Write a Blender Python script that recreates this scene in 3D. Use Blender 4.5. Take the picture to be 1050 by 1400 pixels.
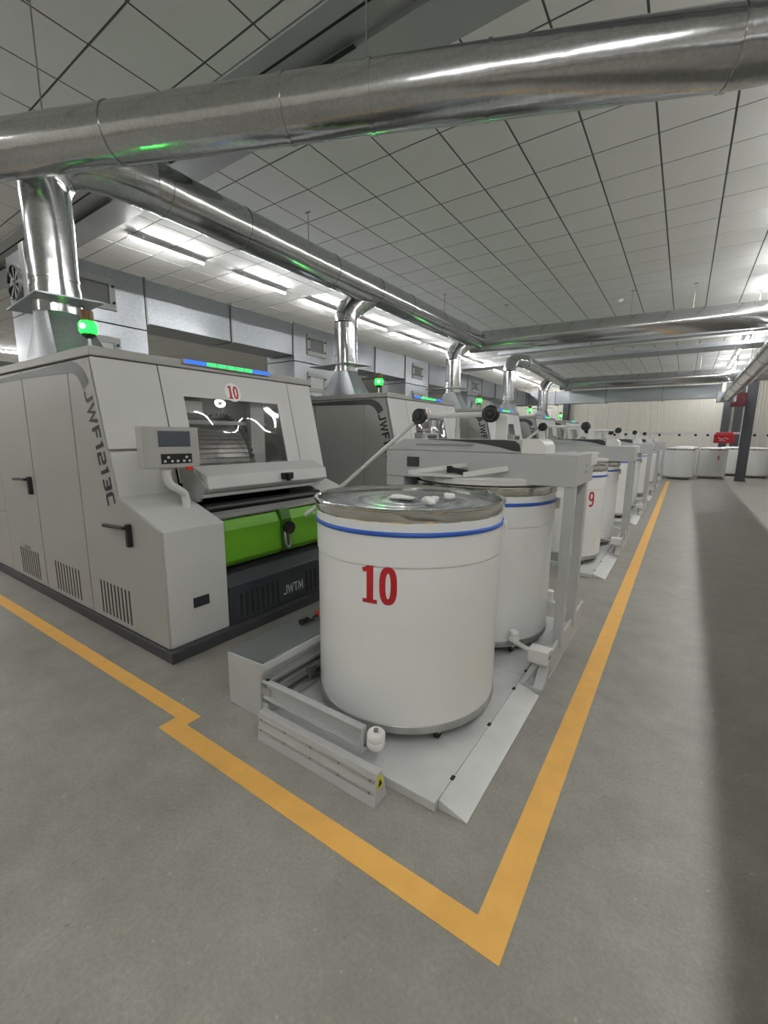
import bpy, math, random
from mathutils import Vector, Matrix
from math import sin, cos, pi, radians, sqrt, atan2
random.seed(7)
for o in list(bpy.data.objects): bpy.data.objects.remove(o)
S = bpy.context.scene
C = S.collection

# ------------------------------------------------------------------ camera
def make_camera():
    yaw, pitch, roll = .6005, .1734, .0086
    fw = Vector((-sin(yaw)*cos(pitch), cos(yaw)*cos(pitch), -sin(pitch)))
    rt = Vector((cos(yaw), sin(yaw), 0)); up = rt.cross(fw)
    r2 = rt*cos(roll) + up*sin(roll); u2 = r2.cross(fw)
    cd = bpy.data.cameras.new('camera'); cd.sensor_fit = 'HORIZONTAL'; cd.sensor_width = 36
    cd.lens = 36*590/1050; cd.clip_start = .05; cd.clip_end = 200
    co = bpy.data.objects.new('camera', cd); C.objects.link(co)
    m = Matrix((r2, u2, -fw)).transposed().to_4x4(); m.translation = Vector((0, 0, 1.6))
    co.matrix_world = m
    S.camera = co
make_camera()

# ------------------------------------------------------------------ world, exposure
w = bpy.data.worlds.new('world'); S.world = w; w.use_nodes = True
w.node_tree.nodes['Background'].inputs[0].default_value = (.9, .95, 1, 1)
w.node_tree.nodes['Background'].inputs[1].default_value = .12
S.view_settings.view_transform = 'Standard'; S.view_settings.look = 'None'
S.view_settings.exposure = 0.95; S.view_settings.gamma = 1.0; S.view_settings.use_curve_mapping = False
LIGHT = 106.0           # strength of every LED batten tube
PITCH = 3.87           # distance from one machine to the next along the row
CEIL = 4.57

# ------------------------------------------------------------------ materials
MATS = {}
def srgb(r, g, b):
    f = lambda c: (c/255/12.92 if c/255 <= .04045 else ((c/255+.055)/1.055)**2.4)
    return (f(r), f(g), f(b), 1)
def mat(name, col, rough=.5, metal=0., noise=.04, nscale=6., bump=0., bscale=40., emit=0., coat=0., stretch=None, rvar=0.):
    m = bpy.data.materials.new(name); m.use_nodes = True; nt = m.node_tree; N = nt.nodes; L = nt.links
    b = N['Principled BSDF']; b.inputs['Roughness'].default_value = rough; b.inputs['Metallic'].default_value = metal
    if coat: b.inputs['Coat Weight'].default_value = coat
    tc = N.new('ShaderNodeTexCoord'); mp = N.new('ShaderNodeMapping'); L.new(tc.outputs['Object'], mp.inputs[0])
    if stretch: mp.inputs['Scale'].default_value = stretch
    if noise:
        n = N.new('ShaderNodeTexNoise'); n.inputs['Scale'].default_value = nscale; n.inputs['Detail'].default_value = 5
        L.new(mp.outputs[0], n.inputs['Vector'])
        r = N.new('ShaderNodeMapRange'); r.inputs[1].default_value = .3; r.inputs[2].default_value = .7
        r.inputs[3].default_value = 1-noise; r.inputs[4].default_value = 1+noise; L.new(n.outputs[0], r.inputs[0])
        mx = N.new('ShaderNodeMix'); mx.data_type = 'RGBA'; mx.blend_type = 'MULTIPLY'; mx.inputs[0].default_value = 1
        mx.inputs[6].default_value = col; L.new(r.outputs[0], mx.inputs[7]); L.new(mx.outputs[2], b.inputs['Base Color'])
        if rvar:
            r2 = N.new('ShaderNodeMapRange'); r2.inputs[1].default_value = .3; r2.inputs[2].default_value = .7
            r2.inputs[3].default_value = rough-rvar; r2.inputs[4].default_value = rough+rvar
            L.new(n.outputs[0], r2.inputs[0]); L.new(r2.outputs[0], b.inputs['Roughness'])
    else: b.inputs['Base Color'].default_value = col
    if bump:
        n2 = N.new('ShaderNodeTexNoise'); n2.inputs['Scale'].default_value = bscale; n2.inputs['Detail'].default_value = 3
        L.new(mp.outputs[0], n2.inputs['Vector']); bp = N.new('ShaderNodeBump'); bp.inputs['Strength'].default_value = bump
        bp.inputs['Distance'].default_value = .01; L.new(n2.outputs[0], bp.inputs['Height']); L.new(bp.outputs[0], b.inputs['Normal'])
    if emit:
        b.inputs['Emission Color'].default_value = col; b.inputs['Emission Strength'].default_value = emit
    MATS[name] = m
    return m

def floor_material():
    m = bpy.data.materials.new('concrete'); m.use_nodes = True; nt = m.node_tree; N = nt.nodes; L = nt.links
    b = N['Principled BSDF']; tc = N.new('ShaderNodeTexCoord')
    def noise(scale, detail, rough=.6):
        n = N.new('ShaderNodeTexNoise'); n.inputs['Scale'].default_value = scale; n.inputs['Detail'].default_value = detail
        n.inputs['Roughness'].default_value = rough; L.new(tc.outputs['Object'], n.inputs['Vector']); return n
    def rng(src, a, bb, c, d):
        r = N.new('ShaderNodeMapRange'); r.inputs[1].default_value = a; r.inputs[2].default_value = bb
        r.inputs[3].default_value = c; r.inputs[4].default_value = d; L.new(src, r.inputs[0]); return r.outputs[0]
    def mul(a, c):
        x = N.new('ShaderNodeMath'); x.operation = 'MULTIPLY'; L.new(a, x.inputs[0]); L.new(c, x.inputs[1]); return x.outputs[0]
    big = noise(.7, 6, .65); mid = noise(4.5, 8, .7); fine = noise(70, 3, .6); speck = noise(28, 2, .5)
    v = mul(rng(big.outputs[0], .3, .7, .80, 1.16), rng(mid.outputs[0], .3, .7, .84, 1.12))
    v = mul(v, rng(fine.outputs[0], .35, .65, .91, 1.08))
    v = mul(v, rng(speck.outputs[0], .70, .76, 1.0, 1.35))
    v = mul(v, rng(speck.outputs[0], .22, .28, .72, 1.0))
    mx = N.new('ShaderNodeMix'); mx.data_type = 'RGBA'; mx.blend_type = 'MULTIPLY'; mx.inputs[0].default_value = 1
    mx.inputs[6].default_value = (.315, .305, .272, 1); L.new(v, mx.inputs[7]); L.new(mx.outputs[2], b.inputs['Base Color'])
    L.new(rng(big.outputs[0], .3, .7, .34, .52), b.inputs['Roughness'])
    bp = N.new('ShaderNodeBump'); bp.inputs['Strength'].default_value = .06; bp.inputs['Distance'].default_value = .003
    L.new(mid.outputs[0], bp.inputs['Height']); L.new(bp.outputs[0], b.inputs['Normal'])
    MATS['concrete'] = m
floor_material()

def galv_material(name, base, rough, wob):
    m = bpy.data.materials.new(name); m.use_nodes = True; nt = m.node_tree; N = nt.nodes; L = nt.links
    b = N['Principled BSDF']; b.inputs['Metallic'].default_value = 1
    tc = N.new('ShaderNodeTexCoord')
    v = N.new('ShaderNodeTexVoronoi'); v.inputs['Scale'].default_value = 60; L.new(tc.outputs['Object'], v.inputs['Vector'])
    n = N.new('ShaderNodeTexNoise'); n.inputs['Scale'].default_value = 2.2; n.inputs['Detail'].default_value = 4; L.new(tc.outputs['Object'], n.inputs['Vector'])
    r = N.new('ShaderNodeMapRange'); r.inputs[3].default_value = .86; r.inputs[4].default_value = 1.08; L.new(v.outputs['Color'], r.inputs[0])
    mx = N.new('ShaderNodeMix'); mx.data_type = 'RGBA'; mx.blend_type = 'MULTIPLY'; mx.inputs[0].default_value = 1
    mx.inputs[6].default_value = base; L.new(r.outputs[0], mx.inputs[7]); L.new(mx.outputs[2], b.inputs['Base Color'])
    r2 = N.new('ShaderNodeMapRange'); r2.inputs[1].default_value = .3; r2.inputs[2].default_value = .7
    r2.inputs[3].default_value = rough*.8; r2.inputs[4].default_value = rough*1.25; L.new(n.outputs[0], r2.inputs[0]); L.new(r2.outputs[0], b.inputs['Roughness'])
    bp = N.new('ShaderNodeBump'); bp.inputs['Strength'].default_value = wob; bp.inputs['Distance'].default_value = .03
    L.new(n.outputs[0], bp.inputs['Height']); L.new(bp.outputs[0], b.inputs['Normal'])
    MATS[name] = m
galv_material('galvanized', (.58, .59, .60, 1), .17, .35)
galv_material('galvanized_sheet', (.46, .485, .52, 1), .36, .25)

def glass_material():
    m = bpy.data.materials.new('acrylic'); m.use_nodes = True; nt = m.node_tree; N = nt.nodes; L = nt.links
    N.remove(N['Principled BSDF']); out = N['Material Output']
    t = N.new('ShaderNodeBsdfTransparent'); t.inputs[0].default_value = (.93, .93, .93, 1)
    g = N.new('ShaderNodeBsdfGlossy'); g.inputs['Roughness'].default_value = .03
    f = N.new('ShaderNodeFresnel'); f.inputs[0].default_value = 1.6
    a = N.new('ShaderNodeMath'); a.operation = 'ADD'; a.inputs[1].default_value = .1; L.new(f.outputs[0], a.inputs[0])
    x = N.new('ShaderNodeMixShader'); L.new(a.outputs[0], x.inputs[0]); L.new(t.outputs[0], x.inputs[1]); L.new(g.outputs[0], x.inputs[2])
    L.new(x.outputs[0], out.inputs['Surface']); MATS['acrylic'] = m
glass_material()

mat('ceiling_tile', (.83, .83, .81, 1), .8, noise=.02, nscale=1.5, bump=.15, bscale=120)
mat('ceiling_grid', (.11, .11, .11, 1), .6)
mat('beam_sheet', (.42, .43, .44, 1), .45, metal=.2, noise=.05, nscale=2)
mat('dark_gap', (.012, .012, .012, 1), .8, noise=0)
mat('line_yellow', (.88, .49, .115, 1), .5, noise=.06, nscale=9, rvar=.1)
mat('panel_grey', (.40, .398, .38, 1), .45, noise=.025, nscale=2)
mat('panel_light', (.58, .58, .57, 1), .46, noise=.02, nscale=2)
mat('panel_mid', (.36, .36, .35, 1), .42, noise=.03)
mat('panel_dark', (.115, .12, .125, 1), .42, noise=.04)
mat('swoosh', (.06, .063, .066, 1), .4)
mat('stripe_dark', (.05, .055, .058, 1), .4)
mat('plinth', (.055, .055, .06, 1), .5)
mat('anthracite', (.035, .04, .046, 1), .4, noise=.06)
mat('green_paint', (.115, .34, .008, 1), .5, noise=.03)
mat('green_dark', (.04, .13, .008, 1), .4)
mat('black_plastic', (.012, .012, .013, 1), .42, noise=.05)
mat('rubber', (.02, .02, .02, 1), .7)
mat('white_plastic', (.80, .80, .78, 1), .32, noise=.015, nscale=3, coat=.2)
mat('can_white', (.87, .88, .88, 1), .34, noise=.018, nscale=2.5, coat=.25)
mat('white_paint', (.72, .72, .70, 1), .4, noise=.03)
mat('frame_grey', (.50, .51, .51, 1), .42, noise=.03)
mat('plate_grey', (.60, .61, .60, 1), .36, noise=.06, nscale=7, rvar=.07)
mat('aluminium', (.66, .67, .67, 1), .33, metal=.85, noise=.05, nscale=20)
mat('steel_dark', (.3, .3, .3, 1), .35, metal=.8)
mat('chrome', (.70, .69, .66, 1), .07, metal=1, noise=.06, nscale=14, bump=.10, bscale=5)
mat('ring_steel', (.45, .45, .44, 1), .4, metal=.7, noise=.12, nscale=12)
mat('platform_dark', (.16, .17, .18, 1), .38, noise=.05, rvar=.08)
mat('blue_rubber', (.02, .11, .52, 1), .4)
mat('red_print', (.52, .015, .025, 1), .45, noise=.04)
mat('print_grey', (.018, .019, .021, 1), .45, noise=0)
mat('print_light', (.55, .57, .58, 1), .45, noise=0)
mat('cotton', (.88, .88, .86, 1), .9, noise=.05, nscale=30, bump=.5, bscale=60)
mat('screen', (.07, .08, .10, 1), .3, noise=.05)
mat('wall_panel', (.70, .685, .62, 1), .5, noise=.02)
mat('column_dark', (.055, .06, .068, 1), .5)
mat('sign_red', (.07, .004, .010, 1), .45)
mat('sign_mark', (.22, .05, .06, 1), .5, noise=0)
mat('box_red', (.5, .02, .035, 1), .4)
mat('sticker_yellow', (.75, .68, .04, 1), .45, noise=0)
mat('drum_steel', (.5, .5, .48, 1), .36, metal=.6, noise=.1, nscale=10)
mat('interior', (.22, .22, .22, 1), .6)
mat('button_white', (.6, .62, .55, 1), .4, noise=0)
mat('button_red', (.6, .03, .02, 1), .4, noise=0)
mat('cable_red', (.55, .05, .03, 1), .45)
mat('led_tube', (1, 1, 1, 1), .5, noise=0, emit=LIGHT)
MATS['led_tube'].node_tree.nodes['Principled BSDF'].inputs['Emission Color'].default_value = (1, .995, .98, 1)
mat('led_green', (.01, .8, .10, 1), .4, noise=0, emit=1.3)
mat('led_blue', (.006, .10, .9, 1), .4, noise=0, emit=.9)
mat('beacon_green', (.003, .8, .012, 1), .3, noise=0, emit=9)
mat('beacon_core', (.25, 1, .45, 1), .3, noise=0, emit=22)
mat('beacon_amber', (.16, .05, .015, 1), .3, noise=0)

def swirl_material():                                              # brushed, scratched spring plate on top of a can
    m = bpy.data.materials.new('spring_plate'); m.use_nodes = True; nt = m.node_tree; N = nt.nodes; L = nt.links
    b = N['Principled BSDF']; b.inputs['Roughness'].default_value = .18; b.inputs['Metallic'].default_value = .1
    tc = N.new('ShaderNodeTexCoord'); wv = N.new('ShaderNodeTexWave'); wv.wave_type = 'RINGS'; wv.rings_direction = 'Z'
    wv.inputs['Scale'].default_value = 3.2; wv.inputs['Distortion'].default_value = 3; wv.inputs['Detail'].default_value = 3
    L.new(tc.outputs['Object'], wv.inputs['Vector'])
    cr = N.new('ShaderNodeValToRGB'); cr.color_ramp.elements[0].color = (.17, .18, .19, 1); cr.color_ramp.elements[1].color = (.30, .33, .35, 1)
    L.new(wv.outputs['Fac'], cr.inputs[0]); L.new(cr.outputs[0], b.inputs['Base Color'])
    bp = N.new('ShaderNodeBump'); bp.inputs['Strength'].default_value = .25; bp.inputs['Distance'].default_value = .004
    L.new(wv.outputs['Fac'], bp.inputs['Height']); L.new(bp.outputs[0], b.inputs['Normal'])
    MATS['spring_plate'] = m
swirl_material()

# ------------------------------------------------------------------ mesh helpers (coordinates are world metres of the first machine's place)
class MB:
    def __init__(s): s.v = []; s.f = []
    def add(s, vs, fs):
        n = len(s.v); s.v += [tuple(p) for p in vs]; s.f += [tuple(i+n for i in q) for q in fs]; return s
    def box(s, x0, x1, y0, y1, z0, z1):
        x0, x1 = min(x0, x1), max(x0, x1); y0, y1 = min(y0, y1), max(y0, y1); z0, z1 = min(z0, z1), max(z0, z1)
        return s.add([(x, y, z) for x in (x0, x1) for y in (y0, y1) for z in (z0, z1)],
                     [(0, 1, 3, 2), (4, 6, 7, 5), (0, 4, 5, 1), (2, 3, 7, 6), (0, 2, 6, 4), (1, 5, 7, 3)])
    def prism(s, prof, a0, a1, axis='y'):                            # closed profile (u,v): axis y -> (x,z); axis x -> (y,z); axis z -> (x,y)
        f = {'y': lambda u, v, a: (u, a, v), 'x': lambda u, v, a: (a, u, v), 'z': lambda u, v, a: (u, v, a)}[axis]
        n = len(prof)
        ar = sum(prof[i][0]*prof[(i+1) % n][1]-prof[(i+1) % n][0]*prof[i][1] for i in range(n))
        if (ar > 0) == (axis == 'y'): prof = prof[::-1]
        if a0 > a1: a0, a1 = a1, a0
        return s.add([f(u, v, a0) for u, v in prof]+[f(u, v, a1) for u, v in prof],
                     [tuple(range(n))[::-1], tuple(range(n, 2*n))]+[(i, (i+1) % n, n+(i+1) % n, n+i) for i in range(n)])
    def lathe(s, prof, c, n=64, axis='z', closed=False):             # prof list of (r, h)
        cx, cy, cz = c
        f = {'z': lambda r, h, t: (cx+r*cos(t), cy+r*sin(t), cz+h), 'y': lambda r, h, t: (cx+r*sin(t), cy+h, cz+r*cos(t)),
             'x': lambda r, h, t: (cx+h, cy+r*cos(t), cz+r*sin(t))}[axis]
        vs = []; fs = []; k = len(prof)
        for i in range(n):
            for r, h in prof: vs.append(f(max(r, 1e-5), h, 2*pi*i/n))
        for i in range(n):
            j = (i+1) % n
            for q in range(k if closed else k-1):
                q2 = (q+1) % k; fs.append((i*k+q, j*k+q, j*k+q2, i*k+q2))
        return s.add(vs, fs)
    def disc(s, c, r, h, n=32, axis='z'): return s.lathe([(0, 0), (r, 0), (r, h), (0, h)], c, n, axis)
    def tube(s, path, r, n=10, cap=True):
        P = [Vector(p) for p in path]; R = r if isinstance(r, (list, tuple)) else [r]*len(P)
        vs = []; fs = []; up = None
        for i, p in enumerate(P):
            d = (P[min(i+1, len(P)-1)]-P[max(i-1, 0)]).normalized()
            if up is None:
                up = Vector((0, 0, 1)) if abs(d.z) < .9 else Vector((1, 0, 0))
            a = d.cross(up)
            if a.length < 1e-4: a = d.cross(Vector((0, 1, 0)))
            a.normalize(); b = a.cross(d).normalized(); up = b
            for k in range(n):
                t = 2*pi*k/n; vs.append(p+a*R[i]*cos(t)+b*R[i]*sin(t))
        for i in range(len(P)-1):
            for k in range(n):
                k2 = (k+1) % n; fs.append((i*n+k, i*n+k2, (i+1)*n+k2, (i+1)*n+k))
        if cap: fs.append(tuple(range(n))[::-1]); fs.append(tuple(range((len(P)-1)*n, len(P)*n)))
        return s.add(vs, fs)
    def bar(s, a, b, w, h, upv=(0, 0, 1)):
        a, b = Vector(a), Vector(b); d = (b-a).normalized(); x = d.cross(Vector(upv)).normalized(); u = x.cross(d)
        vs = [p+x*sx*w/2+u*su*h/2 for p in (a, b) for sx, su in ((-1, -1), (1, -1), (1, 1), (-1, 1))]
        return s.add(vs, [(0, 1, 2, 3), (7, 6, 5, 4), (0, 4, 5, 1), (1, 5, 6, 2), (2, 6, 7, 3), (3, 7, 4, 0)])
    def quad(s, a, b, c, d): return s.add([a, b, c, d], [(0, 1, 2, 3)])

ROOTLOC = {}
def root_of(o):
    while o.parent: o = o.parent
    return o
def obj(name, mb, m, parent=None, bevel=0, smooth=None, base=None):
    me = bpy.data.meshes.new(name); me.from_pydata(mb.v, [], mb.f)
    off = Vector((0, 0, 0))
    if parent is not None: off = Vector(root_of(parent).location)
    elif base is not None: off = Vector(base)
    me.transform(Matrix.Translation(-off)); me.materials.append(MATS[m])
    if smooth:
        me.polygons.foreach_set('use_smooth', [True]*len(me.polygons)); me.set_sharp_from_angle(angle=radians(smooth))
    me.update()
    o = bpy.data.objects.new(name, me); C.objects.link(o)
    if parent is not None: o.parent = parent
    else: o.location = off
    if bevel:
        b = o.modifiers.new('bevel', 'BEVEL'); b.width = bevel; b.segments = 2; b.limit_method = 'ANGLE'; b.angle_limit = radians(40)
    return o
def tag(o, label=None, cat=None, group=None, kind=None):
    if label: o['label'] = label
    if cat: o['category'] = cat
    if group: o['group'] = group
    if kind: o['kind'] = kind
    return o
def thing(name, label, cat, loc, group=None):
    o = bpy.data.objects.new(name, None); C.objects.link(o); o.location = loc; o.empty_display_size = .1
    return tag(o, label, cat, group)
def dup(root, delta, label=None, group=None, skip=()):
    def cp(o, par):
        c = o.copy(); C.objects.link(c); c.parent = par
        for ch in o.children:
            if ch.name.split('.')[0] not in skip: cp(ch, c)
        return c
    r = cp(root, None); r.location = Vector(root.location)+Vector(delta)
    if label: r['label'] = label
    if group: r['group'] = group
    return r
def arc(cx, cy, r, a0, a1, n):
    return [(cx+r*cos(radians(a0+(a1-a0)*i/n)), cy+r*sin(radians(a0+(a1-a0)*i/n))) for i in range(n+1)]
def smoothpath(pts, n=8):                                            # Catmull-Rom
    P = [Vector(p) for p in pts]; P = [P[0]*2-P[1]]+P+[P[-1]*2-P[-2]]; out = []
    for i in range(1, len(P)-2):
        for k in range(n):
            t = k/n; a, b, c, d = P[i-1:i+3]
            out.append(.5*((2*b)+(c-a)*t+(2*a-5*b+4*c-d)*t*t+(3*b-a-3*c+d)*t**3))
    out.append(P[-2]); return out

# ---- lettering: every glyph is a set of strokes in a box 1 high
GL = {
 'J': (.62, [[(.55, 1), (.55, .2), (.45, .06), (.12, .06), (0.03, .16)]]),
 'W': (1.0, [[(.03, 1), (.27, .05), (.5, .85), (.73, .05), (.97, 1)]]),
 'F': (.62, [[(.07, 0), (.07, .93), (.62, .93)], [(.07, .5), (.55, .5)]]),
 '1': (.32, [[(.0, .86), (.2, .95), (.2, 0)]]),
 '2': (.64, [[(.04, .93), (.5, .93), (.58, .84), (.58, .58), (.5, .5), (.12, .5), (.06, .42), (.06, .07), (.62, .07)]]),
 '3': (.64, [[(.04, .93), (.5, .93), (.58, .84), (.58, .16), (.5, .07), (.04, .07)], [(.14, .5), (.56, .5)]]),
 'C': (.64, [[(.62, .93), (.16, .93), (.07, .83), (.07, .17), (.16, .07), (.62, .07)]]),
 'T': (.66, [[(0, .93), (.66, .93)], [(.33, .93), (.33, 0)]]),
 'M': (.86, [[(.06, 0), (.12, .95), (.43, .25), (.74, .95), (.80, 0)]]),
 'A': (.7, [[(.02, 0), (.35, .97), (.68, 0)], [(.15, .3), (.55, .3)]]),
}
def strokes(mb, lines, wd, fmap, sub=1):
    for ln in lines:
        P = [Vector(p) for p in ln]
        if sub > 1:
            Q = []
            for a, b in zip(P, P[1:]): Q += [a.lerp(b, i/sub) for i in range(sub)]
            P = Q+[P[-1]]
        L = []; closed = (P[0]-P[-1]).length < 1e-6
        for i, p in enumerate(P):
            d0 = (p-P[i-1]).normalized() if i else ((P[-1]-P[-2]).normalized() if closed else None)
            d1 = (P[i+1]-p).normalized() if i < len(P)-1 else ((P[1]-P[0]).normalized() if closed else None)
            d0 = d0 or d1; d1 = d1 or d0
            n0 = Vector((-d0.y, d0.x)); n1 = Vector((-d1.y, d1.x)); n = (n0+n1)
            n = n.normalized() if n.length > 1e-6 else n0
            k = wd/2/max(.4, n.dot(n0)); L.append((p+n*k, p-n*k))
        n = len(L); mb.add([fmap(*q) for a, b in L for q in (a, b)], [(2*i, 2*i+1, 2*i+3, 2*i+2) for i in range(n-1)])
def text(mb, s, h, wd, fmap, gap=.17):                                # fmap(u, v) in metres
    u = 0
    for ch in s:
        wch, ls = GL[ch]
        strokes(mb, [[(u+x*h, y*h) for x, y in l] for l in ls], wd*h, fmap); u += (wch+gap)*h
    return u
def numeral(mb, s, h, fmap):                                          # bold condensed figures
    u = 0
    for ch in s:
        if ch == '1':
            strokes(mb, [[(.24*h, 0), (.24*h, 1*h)]], .19*h, fmap); strokes(mb, [[(.03*h, .05*h), (.44*h, .05*h)]], .11*h, fmap, 4)
            strokes(mb, [[(.03*h, .86*h), (.22*h, .94*h)]], .12*h, fmap); u += .52*h
        elif ch == '0':
            p = [(.21*h+.15*h*(abs(cos(t))**.75)*(1 if cos(t) >= 0 else -1)+u, .5*h+.42*h*(abs(sin(t))**.8)*(1 if sin(t) >= 0 else -1)) for t in [2*pi*i/36 for i in range(36)]]
            strokes(mb, [p+[p[0]]], .165*h, fmap); u += .5*h
        elif ch == '9':
            p = [(.22*h+.16*h*cos(t)+u, .68*h+.25*h*sin(t)) for t in [2*pi*i/30 for i in range(30)]]
            strokes(mb, [p+[p[0]]], .13*h, fmap)
            strokes(mb, [[(u+.38*h, .68*h), (u+.38*h, .3*h), (u+.33*h, .13*h), (u+.21*h, .065*h), (u+.06*h, .1*h)]], .13*h, fmap); u += .5*h
        elif ch == '4':
            strokes(mb, [[(u+.34*h, 0), (u+.34*h, 1*h)], [(u+.30*h, .95*h), (u+.06*h, .34*h)], [(u+.02*h, .29*h), (u+.46*h, .29*h)]], .13*h, fmap); u += .55*h
        else:
            text(mb, ch, h, .14, lambda a, b, uu=u: fmap(a+uu, b)); u += .6*h
    return u

# ================================================================== SETTING
X0, X1, Y0, Y1 = -24.0, 6.5, -7.0, 27.5
fl = obj('floor', MB().box(X0-.3, X1+.3, Y0-.3, Y1+.3, -.2, 0), 'concrete'); tag(fl, kind='structure')
ln = MB()
obj('yellow_line', MB().box(-.41, -.30, 1.19, 19.8, .0005, .0025), 'line_yellow', fl)
obj('yellow_line', MB().prism([(-.30, 1.083), (-.30, 1.19), (-.41, 1.19), (-.41, 1.183), (-2.13, 1.174), (-2.242, 1.174), (-2.235, 1.072), (-.41, 1.083)], .0005, .0025, 'z'), 'line_yellow', fl)
obj('yellow_line', MB().prism([(-2.13, 1.174), (-2.129, 1.262), (-9.0, 1.20), (-9.0, 1.10), (-2.235, 1.174)], .0005, .0025, 'z'), 'line_yellow', fl)

# ---- ceiling: tiles 0.6 m on a recessed dark grid
TX, TY = -.524, 5.511            # a grid crossing
BY0, BY1 = 2.68, 3.45            # metal trough that interrupts the tiles
ceil = obj('ceiling', MB().box(X0-.3, X1+.3, Y0-.3, Y1+.3, CEIL+.2, CEIL+.4), 'ceiling_grid'); tag(ceil, kind='structure')
def grid_tees():
    mb = MB(); g = .009; z0, z1 = CEIL+.004, CEIL+.03
    i = math.ceil((X0-TX)/.6)
    while TX+.6*i < X1:
        x = TX+.6*i; mb.box(x-g, x+g, Y0, BY0, z0, z1); mb.box(x-g, x+g, BY1, Y1, z0, z1); i += 1
    y = TY-.6*3
    while y < Y1: mb.box(X0, X1, y-g, y+g, z0+.001, z1); y += .6
    y = 1.92+.6
    while y > Y0: mb.box(X0, X1, y-g, y+g, z0+.001, z1); y -= .6
    return mb
o = obj('ceiling_tee_runner', grid_tees(), 'ceiling_grid', ceil); o['kind'] = 'stuff'
tile_me = None; tiles = []
rows = []
y = TY
while y+.6 < Y1: rows.append((y, y+.6)); y += .6
y = TY
while y-.6 > BY1: rows.append((y-.6, y)); y -= .6
if y-BY1 > .05: rows.append((BY1, y))
y = 1.92+.6
rows.append((y, BY0))
while y-.6 > Y0: rows.append((y-.6, y)); y -= .6
CAMP = Vector((0, 0, 1.6)); camM = S.camera.matrix_world.inverted()
cand = []
for (a, b) in rows:
    i = math.ceil((X0-TX)/.6)
    while TX+.6*(i+1) < X1:
        x = TX+.6*i; c = Vector((x+.3, (a+b)/2, CEIL)); v = camM @ c
        vis = False
        if v.z < -.2:
            px, py = 525+590*v.x/-v.z, 700-590*v.y/-v.z; vis = -60 < px < 1110 and -60 < py < 560
        cand.append((0 if vis else 1, (c-CAMP).length, x, a, b)); i += 1
cand.sort()
rest = MB(); cache = {}
for n, (vis, d, x, a, b) in enumerate(cand):
    g = .0095
    if n < 300:
        key = round(b-a, 3)
        if key not in cache:
            me = bpy.data.meshes.new('ceiling_tile'); t = MB().box(g, .6-g, g, b-a-g, 0, .02); me.from_pydata(t.v, [], t.f); me.materials.append(MATS['ceiling_tile']); cache[key] = me
        o = bpy.data.objects.new('ceiling_tile', cache[key]); C.objects.link(o); o.parent = ceil; o.location = (x, a, CEIL+random.uniform(-.001, .001))
    else: rest.box(x+g, x+.6-g, a+g, b-g, CEIL, CEIL+.02)
o = obj('ceiling_tiles_far', rest, 'ceiling_tile', ceil); o['kind'] = 'stuff'
# the trough across the ceiling
tr = obj('trim_1', MB().box(X0, X1, BY0, 2.84, CEIL-.02, CEIL+.19).box(X0, X1, 3.07, BY1, CEIL-.02, CEIL+.19).box(X0, X1, 2.84, 3.07, CEIL+.03, CEIL+.19), 'beam_sheet'); tag(tr, kind='structure')
obj('slot', MB().box(X0, X1, 2.82, 2.842, CEIL-.022, CEIL-.0195), 'dark_gap', tr)
for k in range(5): obj('slot', MB().box(-13+k*4, -10.4+k*4, 3.035, 3.075, CEIL-.024, CEIL-.0195), 'dark_gap', tr)

# ---- walls: ribbed sandwich panels
def wall(name, p0, p1, pieces):
    a, b = Vector(p0), Vector(p1); d = (b-a); Ln = d.length; d.normalize(); nrm = Vector((-d.y, d.x, 0))
    back = MB(); back.bar(a+nrm*-.12+Vector((0, 0, 2.4)), b+nrm*-.12+Vector((0, 0, 2.4)), .1, 4.8)
    wo = obj(name, back, 'wall_panel'); tag(wo, kind='structure')
    n = int(Ln/1.0); wd = Ln/n
    if pieces:
        for i in range(n):
            m = MB(); P = []
            rib = 8
            for k in range(rib):
                u0 = i*wd+.004+k*(wd-.008)/rib; st = (wd-.008)/rib
                P += [(u0, 0), (u0+st*.55, 0), (u0+st*.62, -.012), (u0+st*.93, -.012)]
            P.append((i*wd+wd-.004, 0)); P += [(i*wd+wd-.004, -.06), (i*wd+.004, -.06)]
            pts = [a+d*u+nrm*v for u, v in P]
            m.prism([(q.x, q.y) for q in pts], .02, 4.55, 'z'); obj('wall_panel', m, 'wall_panel', wo)
    return wo
wall('wall_far', (X1, Y1, 0), (X0, Y1, 0), True)
wall('wall_left', (X0, Y1, 0), (X0, Y0, 0), False)
wall('wall_near', (X0, Y0, 0), (X1, Y0, 0), False)
wall('wall_right', (X1, Y0, 0), (X1, Y1, 0), False)

# ---- LED battens on the ceiling, in rows along the machines
def batten(x, y, label, group, ln=1.24):
    t = thing('ceiling_light', label, 'light', (x, y+ln/2, CEIL), group)
    obj('housing', MB().prism([(x-.030, CEIL-.078), (x-.016, CEIL-.064), (x+.016, CEIL-.064), (x+.030, CEIL-.078), (x+.025, CEIL-.058), (x+.012, CEIL-.048), (x-.012, CEIL-.048), (x-.025, CEIL-.058)][::-1], y, y+ln, 'y').box(x-.008, x+.008, y+.2, y+.23, CEIL-.052, CEIL).box(x-.008, x+.008, y+ln-.23, y+ln-.2, CEIL-.052, CEIL), 'white_paint', t)
    obj('tube', MB().tube([(x, y+.02, CEIL-.086), (x, y+ln-.02, CEIL-.086)], .017, 8), 'led_tube', t, smooth=60)

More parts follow.
